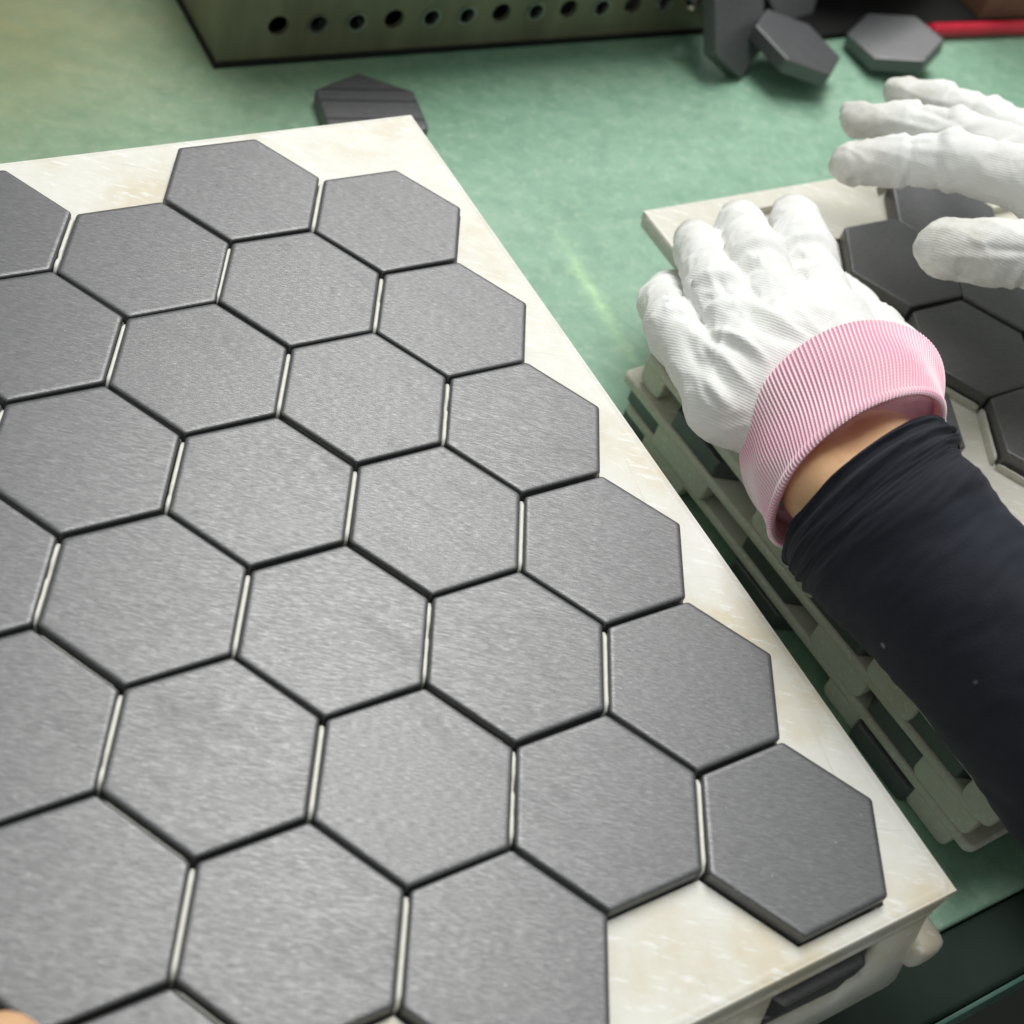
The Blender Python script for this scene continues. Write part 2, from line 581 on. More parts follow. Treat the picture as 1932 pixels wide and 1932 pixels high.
def rib_mesh(length, width, height, name, mat, var=0):
    bm = bmesh.new()
    n = 13
    rng = random.Random(var + int(length * 10))
    chips = {3: {4: .8, 5: 1.5, 8: .5}, 4: {9: 1.2}}.get(var, {})
    prof = [(-.5, 0), (-.46, .93), (-.3, 1), (.3, 1), (.46, .93), (.5, 0)]
    rows = []
    for i in range(n):
        t = i / (n - 1) - .5
        k = 1 if 0 < i < n - 1 else .85
        dz = rng.uniform(-.1, .1) - chips.get(i, 0)
        rows.append([bm.verts.new((t * length * .001, a * width * k * .001, (b * height * k + (dz if b else 0)) * .001)) for a, b in prof])
    for i in range(n - 1):
        for j in range(5):
            bm.faces.new([rows[i][j], rows[i + 1][j], rows[i + 1][j + 1], rows[i][j + 1]])
    bm.faces.new(rows[0]); bm.faces.new(rows[-1][::-1])
    bmesh.ops.recalc_face_normals(bm, faces=bm.faces)
    me = bpy.data.meshes.new(name)
    bm.to_mesh(me); bm.free()
    me.materials.append(mat)
    me.polygons.foreach_set('use_smooth', [True] * len(me.polygons))
    return me


def round_plate(name, x0, x1, y0, y1, z0, z1, mat, parent, rad=3., bev=1.):
    """a plate in its tray's own mm coordinates, corners rounded in plan, edges softened"""
    bm = box_bm(x0, x1, y0, y1, z0, z1, off=M(0, 0, 0))
    ve = [e for e in bm.edges if abs(e.verts[0].co.z - e.verts[1].co.z) > 1e-5]
    bmesh.ops.bevel(bm, geom=ve, offset=rad * .001, segments=5, affect='EDGES', profile=.5)
    if bev:
        bmesh.ops.recalc_face_normals(bm, faces=bm.faces)
        he = [e for e in bm.edges if len(e.link_faces) == 2 and abs(abs(e.link_faces[0].normal.z) - abs(e.link_faces[1].normal.z)) > .9]
        bmesh.ops.bevel(bm, geom=he, offset=bev * .001, segments=3, affect='EDGES', profile=.5)
    o = from_bm(name, bm, mat, parent)
    if bev: weighted(o.data)
    return o


def pocket_tray(loc, rotz, x0, x1, y0, y1, cols, rows, mat, label, group, ztop, base_t, rib_h, skip_ribs=()):
    """tray with recessed hexagon pockets; local z = 0 is the tile tops"""
    t = empty('plastic_tray', M(*loc), label=label, cat='tray', group=group)
    cs = [hex_centre(c, r) for c in cols for r in rows]
    zf = -TH - .05
    pl = round_plate('base_plate', x0, x1, y0, y1, zf - base_t, zf, mat, t, 3., 1.)
    bm = rim_bm(x0 + .4, x1 - .4, y0 + .4, y1 - .4, cs, zf + .02, ztop - .02, W + 1.6)
    from_bm('pocket_rim', bm, mat, t)
    # a rounded lip runs round the outer edge
    lip = bmesh.new()
    pr = [(0, zf - .3), (0, ztop - 1.), (.35, ztop - .3), (1., ztop), (2.6, ztop + .05), (3.4, ztop - .03), (3.4, zf - .3)]
    cor = []
    for cx, cy, a in ((x1, y1, 0), (x0, y1, 90), (x0, y0, 180), (x1, y0, 270)):
        for k in range(5):
            cor.append((cx, cy, math.radians(a + 22.5 * k)))
    ring = []
    R0 = 4.
    for cx, cy, a in cor:
        sx = -1 if cx == x1 else 1; sy = -1 if cy == y1 else 1
        ox, oy = cx + sx * R0, cy + sy * R0
        ring.append([lip.verts.new(((ox + math.cos(a) * (R0 - d)) * .001, (oy + math.sin(a) * (R0 - d)) * .001, z * .001)) for d, z in pr])
    for i in range(len(ring)):
        for j in range(len(pr) - 1):
            lip.faces.new([ring[i][j], ring[(i + 1) % len(ring)][j], ring[(i + 1) % len(ring)][j + 1], ring[i][j + 1]])
        lip.faces.new([ring[i][-1], ring[(i + 1) % len(ring)][-1], ring[(i + 1) % len(ring)][0], ring[i][0]])
    from_bm('outer_lip', lip, mat, t, angle=60)
    # ribs that keep the tiles apart
    L = SIDE * .93
    diag = math.hypot(CX, PY / 2)
    rms = [rib_mesh(L, 1.5, rib_h, 'rib', mat, k) for k in range(5)]
    rm2 = rib_mesh(L * 1.02, .7, rib_h * .78, 'low_rib', mat)
    for c in cols:
        for r in rows:
            cx, cy = hex_centre(c, r)
            for nm, m, ang in (('rib', random.choice(rms), 150), ('low_rib', rm2, 210)):
                a = math.radians(ang)
                nx, ny = cx + diag * math.cos(a), cy + diag * math.sin(a)
                if not any(abs(nx - p) < 6 and abs(ny - q) < 6 for p, q in cs): continue
                if (c, r, ang) in skip_ribs: continue
                o = bpy.data.objects.new(nm, m)
                COL.objects.link(o)
                o.parent = t
                o.location = ((cx + nx) / 2 * .001, (cy + ny) / 2 * .001, (zf + .06) * .001)
                o.rotation_euler = (0, 0, a + math.pi / 2 + random.uniform(-.006, .006))
    t.rotation_euler = (0, 0, rotz)
    return t


def round_lug(t, x, y0, y1, z1, z0, mat, th=7., r=3.6):
    """a stacking lug under the rim: a thick tab whose lower corners are rounded, in the tray's own mm"""
    pts = [(y0, z1), (y1, z1)]
    for k in range(7):
        a = math.radians(-15 * k); pts.append((y1 - r + r * math.cos(a), z0 + r + r * math.sin(a)))
    for k in range(7):
        a = math.radians(-90 - 15 * k); pts.append((y0 + r + r * math.cos(a), z0 + r + r * math.sin(a)))
    bm = bmesh.new()
    a = [bm.verts.new((x * .001, p * .001, q * .001)) for p, q in pts]
    b = [bm.verts.new(((x + th) * .001, p * .001, q * .001)) for p, q in pts]
    bm.faces.new(a); f2 = bm.faces.new(b[::-1])
    n = len(pts)
    for k in range(n): bm.faces.new([a[k], b[k], b[(k + 1) % n], a[(k + 1) % n]])
    bmesh.ops.recalc_face_normals(bm, faces=bm.faces)
    bmesh.ops.bevel(bm, geom=[e for e in bm.edges if abs(e.verts[0].co.x - e.verts[1].co.x) < 1e-6], offset=.0012, segments=2, affect='EDGES', profile=.5)
    weighted(from_bm('stacking_lug', bm, mat, t).data)


def skirt_tray(loc, rotz, x0, x1, y0, y1, h, mat, label, group, front_notch=(), left_notch=(), plate=5., rad=5., flare=0., notch_h=1., lugs=()):
    """stacked tray seen from its side: a plate with a rim and side walls that have openings.
    local z = 0 is the rim's top; walls reach down to -h, notch_h is the part of the height the openings take"""
    t = empty('plastic_tray', M(*loc), label=label, cat='tray', group=group)
    round_plate('rim_plate', x0, x1, y0, y1, -plate, 0, mat, t, rad, 1.6)
    ins = .8
    a0, a1, b0, b1 = x0 + ins, x1 - ins, y0 + ins, y1 - ins

    def side(p, q, cuts):
        n = [p] + [c for c in sorted(cuts, reverse=q < p) if min(p, q) < c < max(p, q)] + [q]
        out = []
        for u, v in zip(n, n[1:]):
            m = max(1, int(abs(v - u) / 12))
            out += [u + (v - u) * k / m for k in range(m)]
        return out + [q]
    fc = [v for a in front_notch for v in a]; lc_ = [v for a in left_notch for v in a]
    P = []                                        # (x, y, nx, ny)

    def arc(cx, cy, an):
        for k in range(1, 6):
            w = math.radians(an + 15 * k)
            P.append((cx + rad * math.cos(w), cy + rad * math.sin(w), math.cos(w), math.sin(w)))
    for x in side(a0 + rad, a1 - rad, fc): P.append((x, b0, 0, -1))
    arc(a1 - rad, b0 + rad, -90)
    for y in side(b0 + rad, b1 - rad, []): P.append((a1, y, 1, 0))
    arc(a1 - rad, b1 - rad, 0)
    for x in side(a1 - rad, a0 + rad, []): P.append((x, b1, 0, 1))
    arc(a0 + rad, b1 - rad, 90)
    for y in side(b1 - rad, b0 + rad, lc_): P.append((a0, y, -1, 0))
    arc(a0 + rad, b0 + rad, 180)
    if lugs:
        for l0, l1 in lugs:
            round_lug(t, x0 + ins, l0, l1, -plate - .05, -h, mat)
        t.rotation_euler = (0, 0, rotz)
        return t
    zs = [-plate - .05, -plate - (h - plate) * notch_h, -h] if notch_h < 1 else [-plate - .05, -h]
    bm = bmesh.new()
    rows = [[bm.verts.new(((x + nx * flare * -z / h) * .001, (y + ny * flare * -z / h) * .001, z * .001)) for x, y, nx, ny in P] for z in zs]
    n = len(P)
    for r in range(len(zs) - 1):
        for k in range(n):
            p, q = P[k], P[(k + 1) % n]
            mx, my = (p[0] + q[0]) / 2, (p[1] + q[1]) / 2
            if r == 0 and p[3] == q[3] == -1 and any(a < mx < b for a, b in front_notch): continue
            if r == 0 and p[2] == q[2] == -1 and any(a < my < b for a, b in left_notch): continue
            bm.faces.new([rows[r][k], rows[r][(k + 1) % n], rows[r + 1][(k + 1) % n], rows[r + 1][k]])
    for v in [v for v in bm.verts if not v.link_faces]: bm.verts.remove(v)
    o = from_bm('side_wall', bm, mat, t, angle=50)
    md = o.modifiers.new('thickness', 'SOLIDIFY'); md.thickness = .0028; md.offset = -1
    t.rotation_euler = (0, 0, rotz)
    return t


# the big tray of grey tiles
ZR = -4.6
MAIN_X0 = -6 * CX - 38.4
pocket_tray((0, 0, 0), 0, MAIN_X0, 38.4, -286, 59.6, range(7), range(6), TRAY,
            'white plastic tray full of grey hexagonal tiles in the foreground', 'white plastic trays', ZR, 6., 7.9)
COLN = ['rightmost column', 'second column from the right', 'third column from the right', 'fourth column from the right',
        'fifth column from the right', 'second column from the left', 'leftmost column']
ROWN = ['backmost', 'second from the back', 'third from the back', 'third from the front', 'second from the front', 'frontmost']
for c in range(7):
    for r in range(6):
        x, y = hex_centre(c, r)
        q = proj([x, y, 0])[0]
        if not (-500 < q[0] < 2400 and -500 < q[1] < 2500): continue
        tile(x + random.uniform(-.25, .25), y + random.uniform(-.25, .25), random.uniform(-.12, .12),
             'grey tile %s in the big tray\'s %s' % (ROWN[r], COLN[c]), 'grey tiles filling the big white tray',
             (random.uniform(-.004, .004), random.uniform(-.004, .004), random.uniform(-.008, .008)))

# trays below it: the next one sticks out in front and to the right
ft = skirt_tray((0, 0, -15.6), math.radians(.4), -290, 37.5, -286.5, 40, 36, TRAY,
                'white plastic tray under the big tile tray, its rounded corner poking out', 'white plastic trays',
                front_notch=((-23, 15), (-110, -72), (-200, -160)), rad=5., flare=7.5, notch_h=.50, plate=3.)
bm = box_bm(34., 45.5, -293.5, -279, -29, -16.5, off=M(0, 0, 0), bev=4.2, seg=5)
weighted(from_bm('stacking_lug', bm, TRAY, ft).data)
round_plate('tray_floor', -287, 36, -285.3, 37, -26., -22.2, TRAY, ft, 4., 0)
skirt_tray((0, 0, -51.8), math.radians(-.5), -295, 28, -276, 44, TZ - 51.8 - .1, TRAY,
           'white plastic tray at the bottom of the front stack', 'white plastic trays', rad=5.)
tile(-5.5, -264.4, -28.9, 'lower dark tile inside the front wall opening under the big tray', 'dark tiles inside the stacked trays', (0, 0, math.radians(-1)))
tile(-4, -264.8, -20., 'upper dark tile inside the front wall opening under the big tray', 'dark tiles inside the stacked trays', (0, 0, math.radians(.5)))

# ------------------------------------------------------------------ the tray being packed on the right
T2 = np.array([227.96, -45.01, -29.08])
X20, X21, Y20, Y21 = -95.2, 171, -293, 62
pocket_tray(tuple(T2), 0.0005, X20, X21, Y20, Y21, (-3, -2, -1, 0, 1), range(6), TRAY2,
            'cream plastic tray being filled by gloved hands, right of the big tray', 'white plastic trays', ZR, 3.2, 4.2)
tl = 'dark tiles in the tray being packed'
def t2(c, r, label, dx=0, dy=0, dz=0, rz=0, rx=0, ry=0):
    x, y = hex_centre(c, r)
    tile(T2[0] + x + dx, T2[1] + y + dy, T2[2] + dz, label, tl, (rx, ry, rz))
t2(0, 0, 'dark hexagonal tile under the right glove thumb, beside an empty pocket', 1.0, .6, 1.6, -.02, .012, -.02)
t2(0, 1, 'dark hexagonal tile in front of the tile below the glove thumb', .2, .2, .2, .02, .008, .006)
t2(0, 2, 'dark hexagonal tile cut by the right border, beside the empty cream pocket', 1.4, .8, .2, .03)
t2(0, 3, 'dark hexagonal tile at the right border just above the navy sleeve', 0, 0, .2)
t2(-1, 0, 'dark hexagonal tile in the shade under the right glove index finger', 3.4, -2.2, .3, -.04)
t2(-1, 1, 'dark hexagonal tile in the shade below the right glove thumb', .8, .5, .2)
t2(-1, 2, 'dark hexagonal tile at the right border under the thumb shade', 0, 0, .2)
t2(1, 2, 'grey hexagonal tile half hidden behind the pink cuff', -19, 3, 4.6, .05, 0, .03)

# thin trays beneath it, shifted toward the front, with dark tiles between the layers
PLACE = ['nearest the little finger', 'second from the little finger', 'third from the little finger', 'nearest the bench front']
LAYERS = [(103.5, -43., -50.6, 1.8, 'top', ((-15, -1), (-120, -80), (-176, -152), (-220, -205)), (-30, -84, -140, -193)),
          (100.5, -38., -66., 3.4, 'middle', ((-62, -27), (-161, -132), (-221, -192)), (-47, -105, -140.5, -195)),
          (104.5, -42., -81.4, 2.5, 'bottom', ((-45, -16), (-112, -84), (-172, -143), (-214, -192)), (-14, -97, -158, -177))]
for q_, (lx, ly, lz, la, nm, lugs, ys) in enumerate(LAYERS):
    a_ = math.radians(la)
    bot = TZ + lz - .1 if q_ == 2 else 15.4 - .1
    skirt_tray((lx, ly, lz), a_, 0, 246, -222, 0, bot, TRAY2, 'thin cream tray with side lugs, %s of three below the tray being packed' % nm,
               'white plastic trays', lugs=lugs, rad=4., plate=4.6)
    ups = {0: (-28, -84, -140, -196), 1: (-47.5, -136, -190.5), 2: (-14, -97, -176.5)}[q_]
    for k, yc in enumerate(ups):
        dx = 26.2 if q_ else 27.5
        c, s_ = math.cos(a_), math.sin(a_)
        tile(lx + c * dx - s_ * yc, ly + s_ * dx + c * yc, lz + TH + .1, 'dark tile on the right stack\'s %s thin tray, %s' % (nm, PLACE[k] if k < len(ups) - 1 else PLACE[3]),
             'dark tiles inside the stacked trays', (0, 0, a_ + math.radians(30) + random.uniform(-.03, .03)))
c, s_ = 1., 0.
for k, (x_, y_) in enumerate(((131.5, -56), (133, -139), (135.5, -218.5))):
    tile(x_, y_, -TZ + TH + .1, 'dark tile on the bench under the right stack, %s' % PLACE[k if k < 2 else 3], 'dark tiles inside the stacked trays', (0, 0, math.radians(32.5)))

# ------------------------------------------------------------------ things at the back of the bench
def holed_bar(x0, x1, y0, y1, h, holes, label):
    """steel box section with a row of round holes in its front and left faces"""
    t = empty('steel_box', M(x0, y0, -TZ), label=label, cat='steel box')
    th = 3.

    def wall(name, L, hs, hz, r, P):
        """a sheet of length L and height h with holes at (s, hz); P maps (s, z, depth) to a point"""
        bm = bmesh.new()
        hs = sorted(hs)
        cuts = [0.]
        for a, b in zip(hs, hs[1:]): cuts.append((a + b) / 2)
        cuts.append(L)
        cuts[0] = 0.
        n = 24
        cw = [(max(hs[0] - 9, .5))] if hs else []
        strips = []
        lo, hi_ = hz - 8, hz + 8

        def quad(s0, s1, z0, z1):
            for d in (0, th):
                bm.faces.new([bm.verts.new(P(s, z, d)) for s, z in ((s0, z0), (s1, z0), (s1, z1), (s0, z1))])
        quad(0, L, 0, lo); quad(0, L, hi_, h)
        for i, a in enumerate(hs):
            s0, s1 = cuts[i], cuts[i + 1]
            out, inn = [], []
            for k in range(n):
                an = 2 * math.pi * (k + .5) / n
                ca, sa = math.cos(an), math.sin(an)
                inn.append((a + r * ca, hz + r * sa))
                m = 1e9
                if ca > 1e-6: m = min(m, (s1 - a) / ca)
                if ca < -1e-6: m = min(m, (s0 - a) / ca)
                if sa > 1e-6: m = min(m, 8 / sa)
                if sa < -1e-6: m = min(m, -8 / sa)
                out.append((a + m * ca, hz + m * sa))
            cor = [(s1, hi_), (s0, hi_), (s0, lo), (s1, lo)]
            for d, rr in ((0, .0), (th, .0)):
                vi = [bm.verts.new(P(*p, d + (.0 if d else 0))) for p in inn]
                vo = [bm.verts.new(P(*p, d)) for p in out]
                for k in range(n):
                    k2 = (k + 1) % n
                    p, q = out[k], out[k2]
                    ring = [vi[k], vo[k]]
                    if abs(p[0] - q[0]) > 1e-6 and abs(p[1] - q[1]) > 1e-6:
                        c_ = min(cor, key=lambda c: (c[0] - p[0]) ** 2 + (c[1] - p[1]) ** 2 + (c[0] - q[0]) ** 2 + (c[1] - q[1]) ** 2)
                        ring.append(bm.verts.new(P(*c_, d)))
                    ring += [vo[k2], vi[k2]]
                    bm.faces.new(ring)
            a_ = [bm.verts.new(P(*p, 0)) for p in inn]; b_ = [bm.verts.new(P(*p, th)) for p in inn]
            for k in range(n):
                bm.faces.new([a_[k], b_[k], b_[(k + 1) % n], a_[(k + 1) % n]])
        for s in (0, L):
            bm.faces.new([bm.verts.new(P(s, z, d)) for z, d in ((0, 0), (h, 0), (h, th), (0, th))])
        for z in (0, h):
            bm.faces.new([bm.verts.new(P(s, z, d)) for s, d in ((0, 0), (L, 0), (L, th), (0, th))])
        bmesh.ops.remove_doubles(bm, verts=bm.verts[:], dist=1e-6)
        return from_bm(name, bm, STEEL, t)
    wall('front_face', x1 - x0, holes, 18, 5.3, lambda s, z, d: Vector((s, d, z + 3)) * .001)
    wall('left_face', y1 - y0 - th - .2, [22, 60, 98], 33, 5.3, lambda s, z, d: Vector((d, th + .1 + s, z + 3)) * .001)
    box('foot_flange', (x0 - 1.5, x1, y0 - 1.5, y1, -TZ + .1, -TZ + 3), RUBBER, t, .5)
    box('top_plate', (x0, x1, y0, y1, -TZ + h + 3.1, -TZ + h + 6), STEEL, t, .5)
    box('rear_face', (x0 + 3.2, x1, y1 - 3, y1, -TZ + 3.1, -TZ + h + 3), STEEL, t)
    box('added_shade_plate', (x0 + 14, x1 + 2, y0 - 22, y1 + 60, -TZ + h + 6.2, -TZ + h + 18), STEEL, t, 1.)  # unseen overhanging plate, added to shade the bench in front of the box
    for px_, py_ in ((x0 + 60, y1 - 20), (x1 - 60, y1 - 20)):
        box('added_shelf_post', (px_ - 12, px_ + 12, py_ - 12, py_ + 12, -TZ + h + 18.1, -TZ + 299.9), STEEL, t, .8)  # unseen supports for the added shelf
    box('added_shade_shelf', (x0 - 700, x0 + 112, y0 + 112, y0 + 560, -TZ + 300, -TZ + 318), CARD, t, 1.)  # unseen shelf, added to cast shade over the back left of the bench
    t.rotation_euler = (0, 0, math.radians(-2.1))
    return t


BX0, BX1, BY0 = 28., 322., 222.
sb = holed_bar(BX0, BX1, BY0, BY0 + 130, 62, [30 + 20.6 * k for k in range(13)], 'olive steel box with a row of round holes behind the big tray')


def cyl_bm(p0, p1, r0, r1=None, n=24, bev=0.):
    r1 = r0 if r1 is None else r1
    p0, p1 = Vector(p0), Vector(p1)
    d = (p1 - p0).normalized()
    q = d.to_track_quat('Z', 'Y')
    bm = bmesh.new()
    a = [bm.verts.new(p0 + q @ Vector((r0 * math.cos(2 * math.pi * k / n), r0 * math.sin(2 * math.pi * k / n), 0))) for k in range(n)]
    b = [bm.verts.new(p1 + q @ Vector((r1 * math.cos(2 * math.pi * k / n), r1 * math.sin(2 * math.pi * k / n), 0))) for k in range(n)]
    bm.faces.new(a[::-1]); bm.faces.new(b)
    for k in range(n):
        bm.faces.new([a[k], a[(k + 1) % n], b[(k + 1) % n], b[k]])
    if bev:
        bmesh.ops.bevel(bm, geom=[e for e in bm.edges if len(e.link_faces) == 2 and max(len(f.verts) for f in e.link_faces) == n], offset=bev, segments=2, affect='EDGES')
    return bm


for k in (1, 2, 4, 5, 7, 9, 11):          # bright bushings lining some of the holes
    c = Vector(((30 + 20.6 * k), 0, 21.0)) * .001
    bm = bmesh.new()
    rows = []
    for r, yv in ((5.25, -.4), (5.2, -.9), (4.6, -.9), (3.9, 1.2), (3.9, 6.), (5.25, 6.)):
        rows.append([bm.verts.new(c + Vector((r * math.cos(a * math.pi / 12), yv, r * math.sin(a * math.pi / 12))) * .001) for a in range(24)])
    for a, b in zip(rows, rows[1:]):
        for m in range(24): bm.faces.new([a[m], a[(m + 1) % 24], b[(m + 1) % 24], b[m]])
    from_bm('bushing', bm, STEEL_IN, sb, angle=40)

# loose tiles
LT = 'loose dark tiles lying at the back of the bench'
x, y, _ = at(702, 205, -TZ + TH)
tile(x, y, -TZ + TH + .1, 'grey hexagonal tile lying grooved side up behind the big white tray', LT, (0, 0, math.radians(19)), 'grooved_tile', tile_mesh(True))

hx = Matrix.Rotation(math.radians(22), 3, 'Z') @ Matrix.Rotation(math.radians(58), 3, 'X') @ Matrix.Rotation(math.radians(18), 3, 'Z')
x, y, z = at(1398, 44, -68)
tile(x, y, z, 'dark hexagonal tile standing on a corner at the right end of the steel box', LT, hx.to_euler())
x, y, z = at(1500, -42, -72)
hx = Matrix.Rotation(math.radians(10), 3, 'Z') @ Matrix.Rotation(math.radians(58), 3, 'X')
tile(x, y, z, 'dark hexagonal tile leaning behind two loose tiles at the top border', LT, hx.to_euler())


def axis_rot(a, b, spin):
    v = Vector((a, b, 0)); ang_ = v.length
    return (Matrix.Rotation(ang_, 3, v.normalized()) @ Matrix.Rotation(spin, 3, 'Z')).to_euler()


x, y, z = (CAM + (np.array([355., 172.1, -77.6]) - CAM) * .99)
tile(x, y, z, 'dark tile tilted on the bench between the standing tile and the red rod', LT, axis_rot(.072, .181, -.383))
x, y, z = (CAM + (np.array([438.3, 177., -85.3]) - CAM) * .985)
tile(x, y, z, 'dark hexagonal tile tilted on the bench at the end of the red rod', LT, axis_rot(-.121, -.19, 5.696))

# crumbs of broken tile on the bench
for k, (px_, py_, r_, lab) in enumerate(((1592, 1262, 2.6, 'small dark crumb on the bench beside the right stack'), (1649, 1372, 2.3, 'small dark crumb on the bench by the big tray\'s right edge'), (1474, 1158, 1.8, 'tiny dark crumb on the bench, backmost of the crumbs between the stacks'))):
    p = at(px_, py_, -TZ)
    bm = bmesh.new()
    bmesh.ops.create_icosphere(bm, subdivisions=1, radius=1)
    for v in bm.verts:
        v.co = Vector((v.co.x * r_ * (1 + .3 * mnoise.noise(v.co * 2 + Vector((k, 0, 0)))), v.co.y * r_ * .7 * (1 + .3 * mnoise.noise(v.co * 2.7)), max(v.co.z, -.35) * r_ * .45)) * .001
    o = from_bm('tile_crumb', bm, RUBBER)
    o.location = M(p[0], p[1], -TZ + r_ * .16 + .1)
    finish(o, label=lab, cat='crumb', group='dark crumbs on the bench')

# black mat, grey pan, red rod, cardboard box behind the loose tiles
bmx = box_bm(326, 900, 193, 640, -TZ + .1, -TZ + 4, off=Vector((0, 0, 0)), bev=1.)
o = from_bm('rubber_mat', bmx, BLACK, angle=40)
finish(o, label='black rubber mat at the back of the bench behind the loose tiles', cat='mat')
pan = empty('grey_pan', M(448, 291, -TZ + 4.1), label='dark grey round pan at the top border behind the loose tiles', cat='pan')


def lathe(name, prof, mat, parent, n=48):
    bm = bmesh.new()
    rows = [[bm.verts.new((r * math.cos(2 * math.pi * k / n) * .001, r * math.sin(2 * math.pi * k / n) * .001, z * .001)) for k in range(n)] for r, z in prof]
    for a, b in zip(rows, rows[1:]):
        for k in range(n):
            bm.faces.new([a[k], a[(k + 1) % n], b[(k + 1) % n], b[k]])
    bm.faces.new(rows[0][::-1]); bm.faces.new(rows[-1])
    return from_bm(name, bm, mat, parent, angle=40)


lathe('pan_body', [(52, 0), (60, 1.5), (66, 6), (84, 50), (88, 51), (88, 53), (82, 53), (63, 8), (50, 4)], GREYP, pan)
a, b = at(1752, 57, -TZ + 5), at(1990, 50, -TZ + 5)
d = (b - a) / np.linalg.norm(b - a)
rod = empty('red_rod', M(*a), label='red painted rod lying at the back of the bench by the right border', cat='rod')
e = a + d * 300
from_bm('rod_bar', cyl_bm(Vector((0, 0, 0)), M(*e) - M(*a), .0044, n=28, bev=.0008), RED, rod, angle=40)
from_bm('end_cap', cyl_bm((M(*a) - M(*e)).normalized() * .0025, (M(*a) - M(*e)).normalized() * .0002, .0036, n=20, bev=.0006), RED, rod, angle=40)
a = at(1846, 36, -TZ + 4)
cb = empty('cardboard_box', M(a[0], a[1], -TZ + 4.1), label='brown cardboard box at the top right corner behind the red rod', cat='cardboard box')
for nm, q in (('front_panel', (0, 220, 0, 3, 0, 110)), ('side_panel', (0, 3, 3.1, 180, 0, 110)), ('side_panel', (217, 220, 3.1, 180, 0, 110)), ('rear_panel', (0, 220, 180.1, 183, 0, 110)),
              ('flap', (0, 220, 1, 88, 110.1, 112.6)), ('flap', (0, 220, 89, 183, 110.1, 112.6))):
    bm = box_bm(*q, off=M(0, 0, 0), bev=.6)
    from_bm(nm, bm, CARD, cb)
cb.rotation_euler = (0, 0, math.radians(-4))


# ------------------------------------------------------------------ people: implicit surfaces meshed with surface nets
def at_d(px, py, d):                        # survey helper: point of the photograph at a depth from the lens
    return CAM + d * (FWD + RGT * (px - 966) / FPX + UPV * (966 - py) / FPX)


def cone(P, a, b, r1, r2):
    """signed distance to a capsule that tapers from r1 at a to r2 at b"""
    ba = b - a; l2 = ba @ ba; rr = r1 - r2; a2 = l2 - rr * rr; il2 = 1 / l2
    pa = P - a
    y = pa @ ba
    z = y - l2
    q = pa * l2 - y[..., None] * ba
    x2 = (q * q).sum(-1)
    y2 = y * y * l2; z2 = z * z * l2
    k = np.sign(rr) * rr * rr * x2
    out = (np.sqrt(np.maximum(x2 * a2 * il2, 0)) + y * rr) * il2 - r1
    c1 = np.sign(z) * a2 * z2 > k
    c2 = ~c1 & (np.sign(y) * a2 * y2 < k)
    out = np.where(c1, np.sqrt(np.maximum(x2 + z2, 0)) * il2 - r2, out)
    return np.where(c2, np.sqrt(np.maximum(x2 + y2, 0)) * il2 - r1, out)


def smin(a, b, k):
    h = np.maximum(k - np.abs(a - b), 0) / k
    return np.minimum(a, b) - h * h * k * .25


def chain_sdf(P, ch, k=3.):
    d = None
    for (a, ra), (b, rb) in zip(ch, ch[1:]):
        c = cone(P, np.asarray(a, np.float32), np.asarray(b, np.float32), ra, rb)
        d = c if d is None else smin(d, c, k)
    return d


def surface_nets(F, org, h):
    """mesh of the zero level of F (a grid of signed distances)"""
    n0, n1, n2 = F.shape
    neg = F < 0
    c = np.zeros((n0 - 1, n1 - 1, n2 - 1), np.int8)
    for i in (0, 1):
        for j in (0, 1):
            for k in (0, 1):
                c += neg[i:n0 - 1 + i, j:n1 - 1 + j, k:n2 - 1 + k]
    act = (c > 0) & (c < 8)
    idx = -np.ones(act.shape, np.int64)
    I = np.argwhere(act)
    idx[act] = np.arange(len(I))
    acc = np.zeros((len(I), 3)); cnt = np.zeros(len(I))
    cor = [(i, j, k) for i in (0, 1) for j in (0, 1) for k in (0, 1)]
    V = {q: F[I[:, 0] + q[0], I[:, 1] + q[1], I[:, 2] + q[2]] for q in cor}
    for a in cor:
        for ax in range(3):
            if a[ax]: continue
            b = list(a); b[ax] = 1; b = tuple(b)
            va, vb = V[a], V[b]
            m = (va < 0) != (vb < 0)
            t = np.where(m, va / np.where(m, va - vb, 1), 0)
            p = np.array(a, float)[None].repeat(len(I), 0)
            p[:, ax] += t
            acc += p * m[:, None]; cnt += m
    verts = org + (I + acc / np.maximum(cnt, 1)[:, None]) * h
    faces = []
    for ax in range(3):
        u, v = (ax + 1) % 3, (ax + 2) % 3
        s0 = [slice(0, None)] * 3; s1 = [slice(0, None)] * 3
        s0[ax] = slice(0, -1); s1[ax] = slice(1, None)
        A, B = neg[tuple(s0)], neg[tuple(s1)]
        E = np.argwhere(A != B)
        lim = np.array(act.shape)
        ok = (E[:, u] > 0) & (E[:, v] > 0) & (E[:, u] < lim[u]) & (E[:, v] < lim[v])
        E = E[ok]
        fl_ = A[tuple(E.T)]
        q = []
        for du, dv in ((0, 0), (-1, 0), (-1, -1), (0, -1)):
            e = E.copy(); e[:, u] += du; e[:, v] += dv
            q.append(idx[tuple(e.T)])
        q = np.stack(q, 1)
        q[~fl_] = q[~fl_][:, ::-1]
        faces.append(q)
    return verts, np.concatenate(faces)


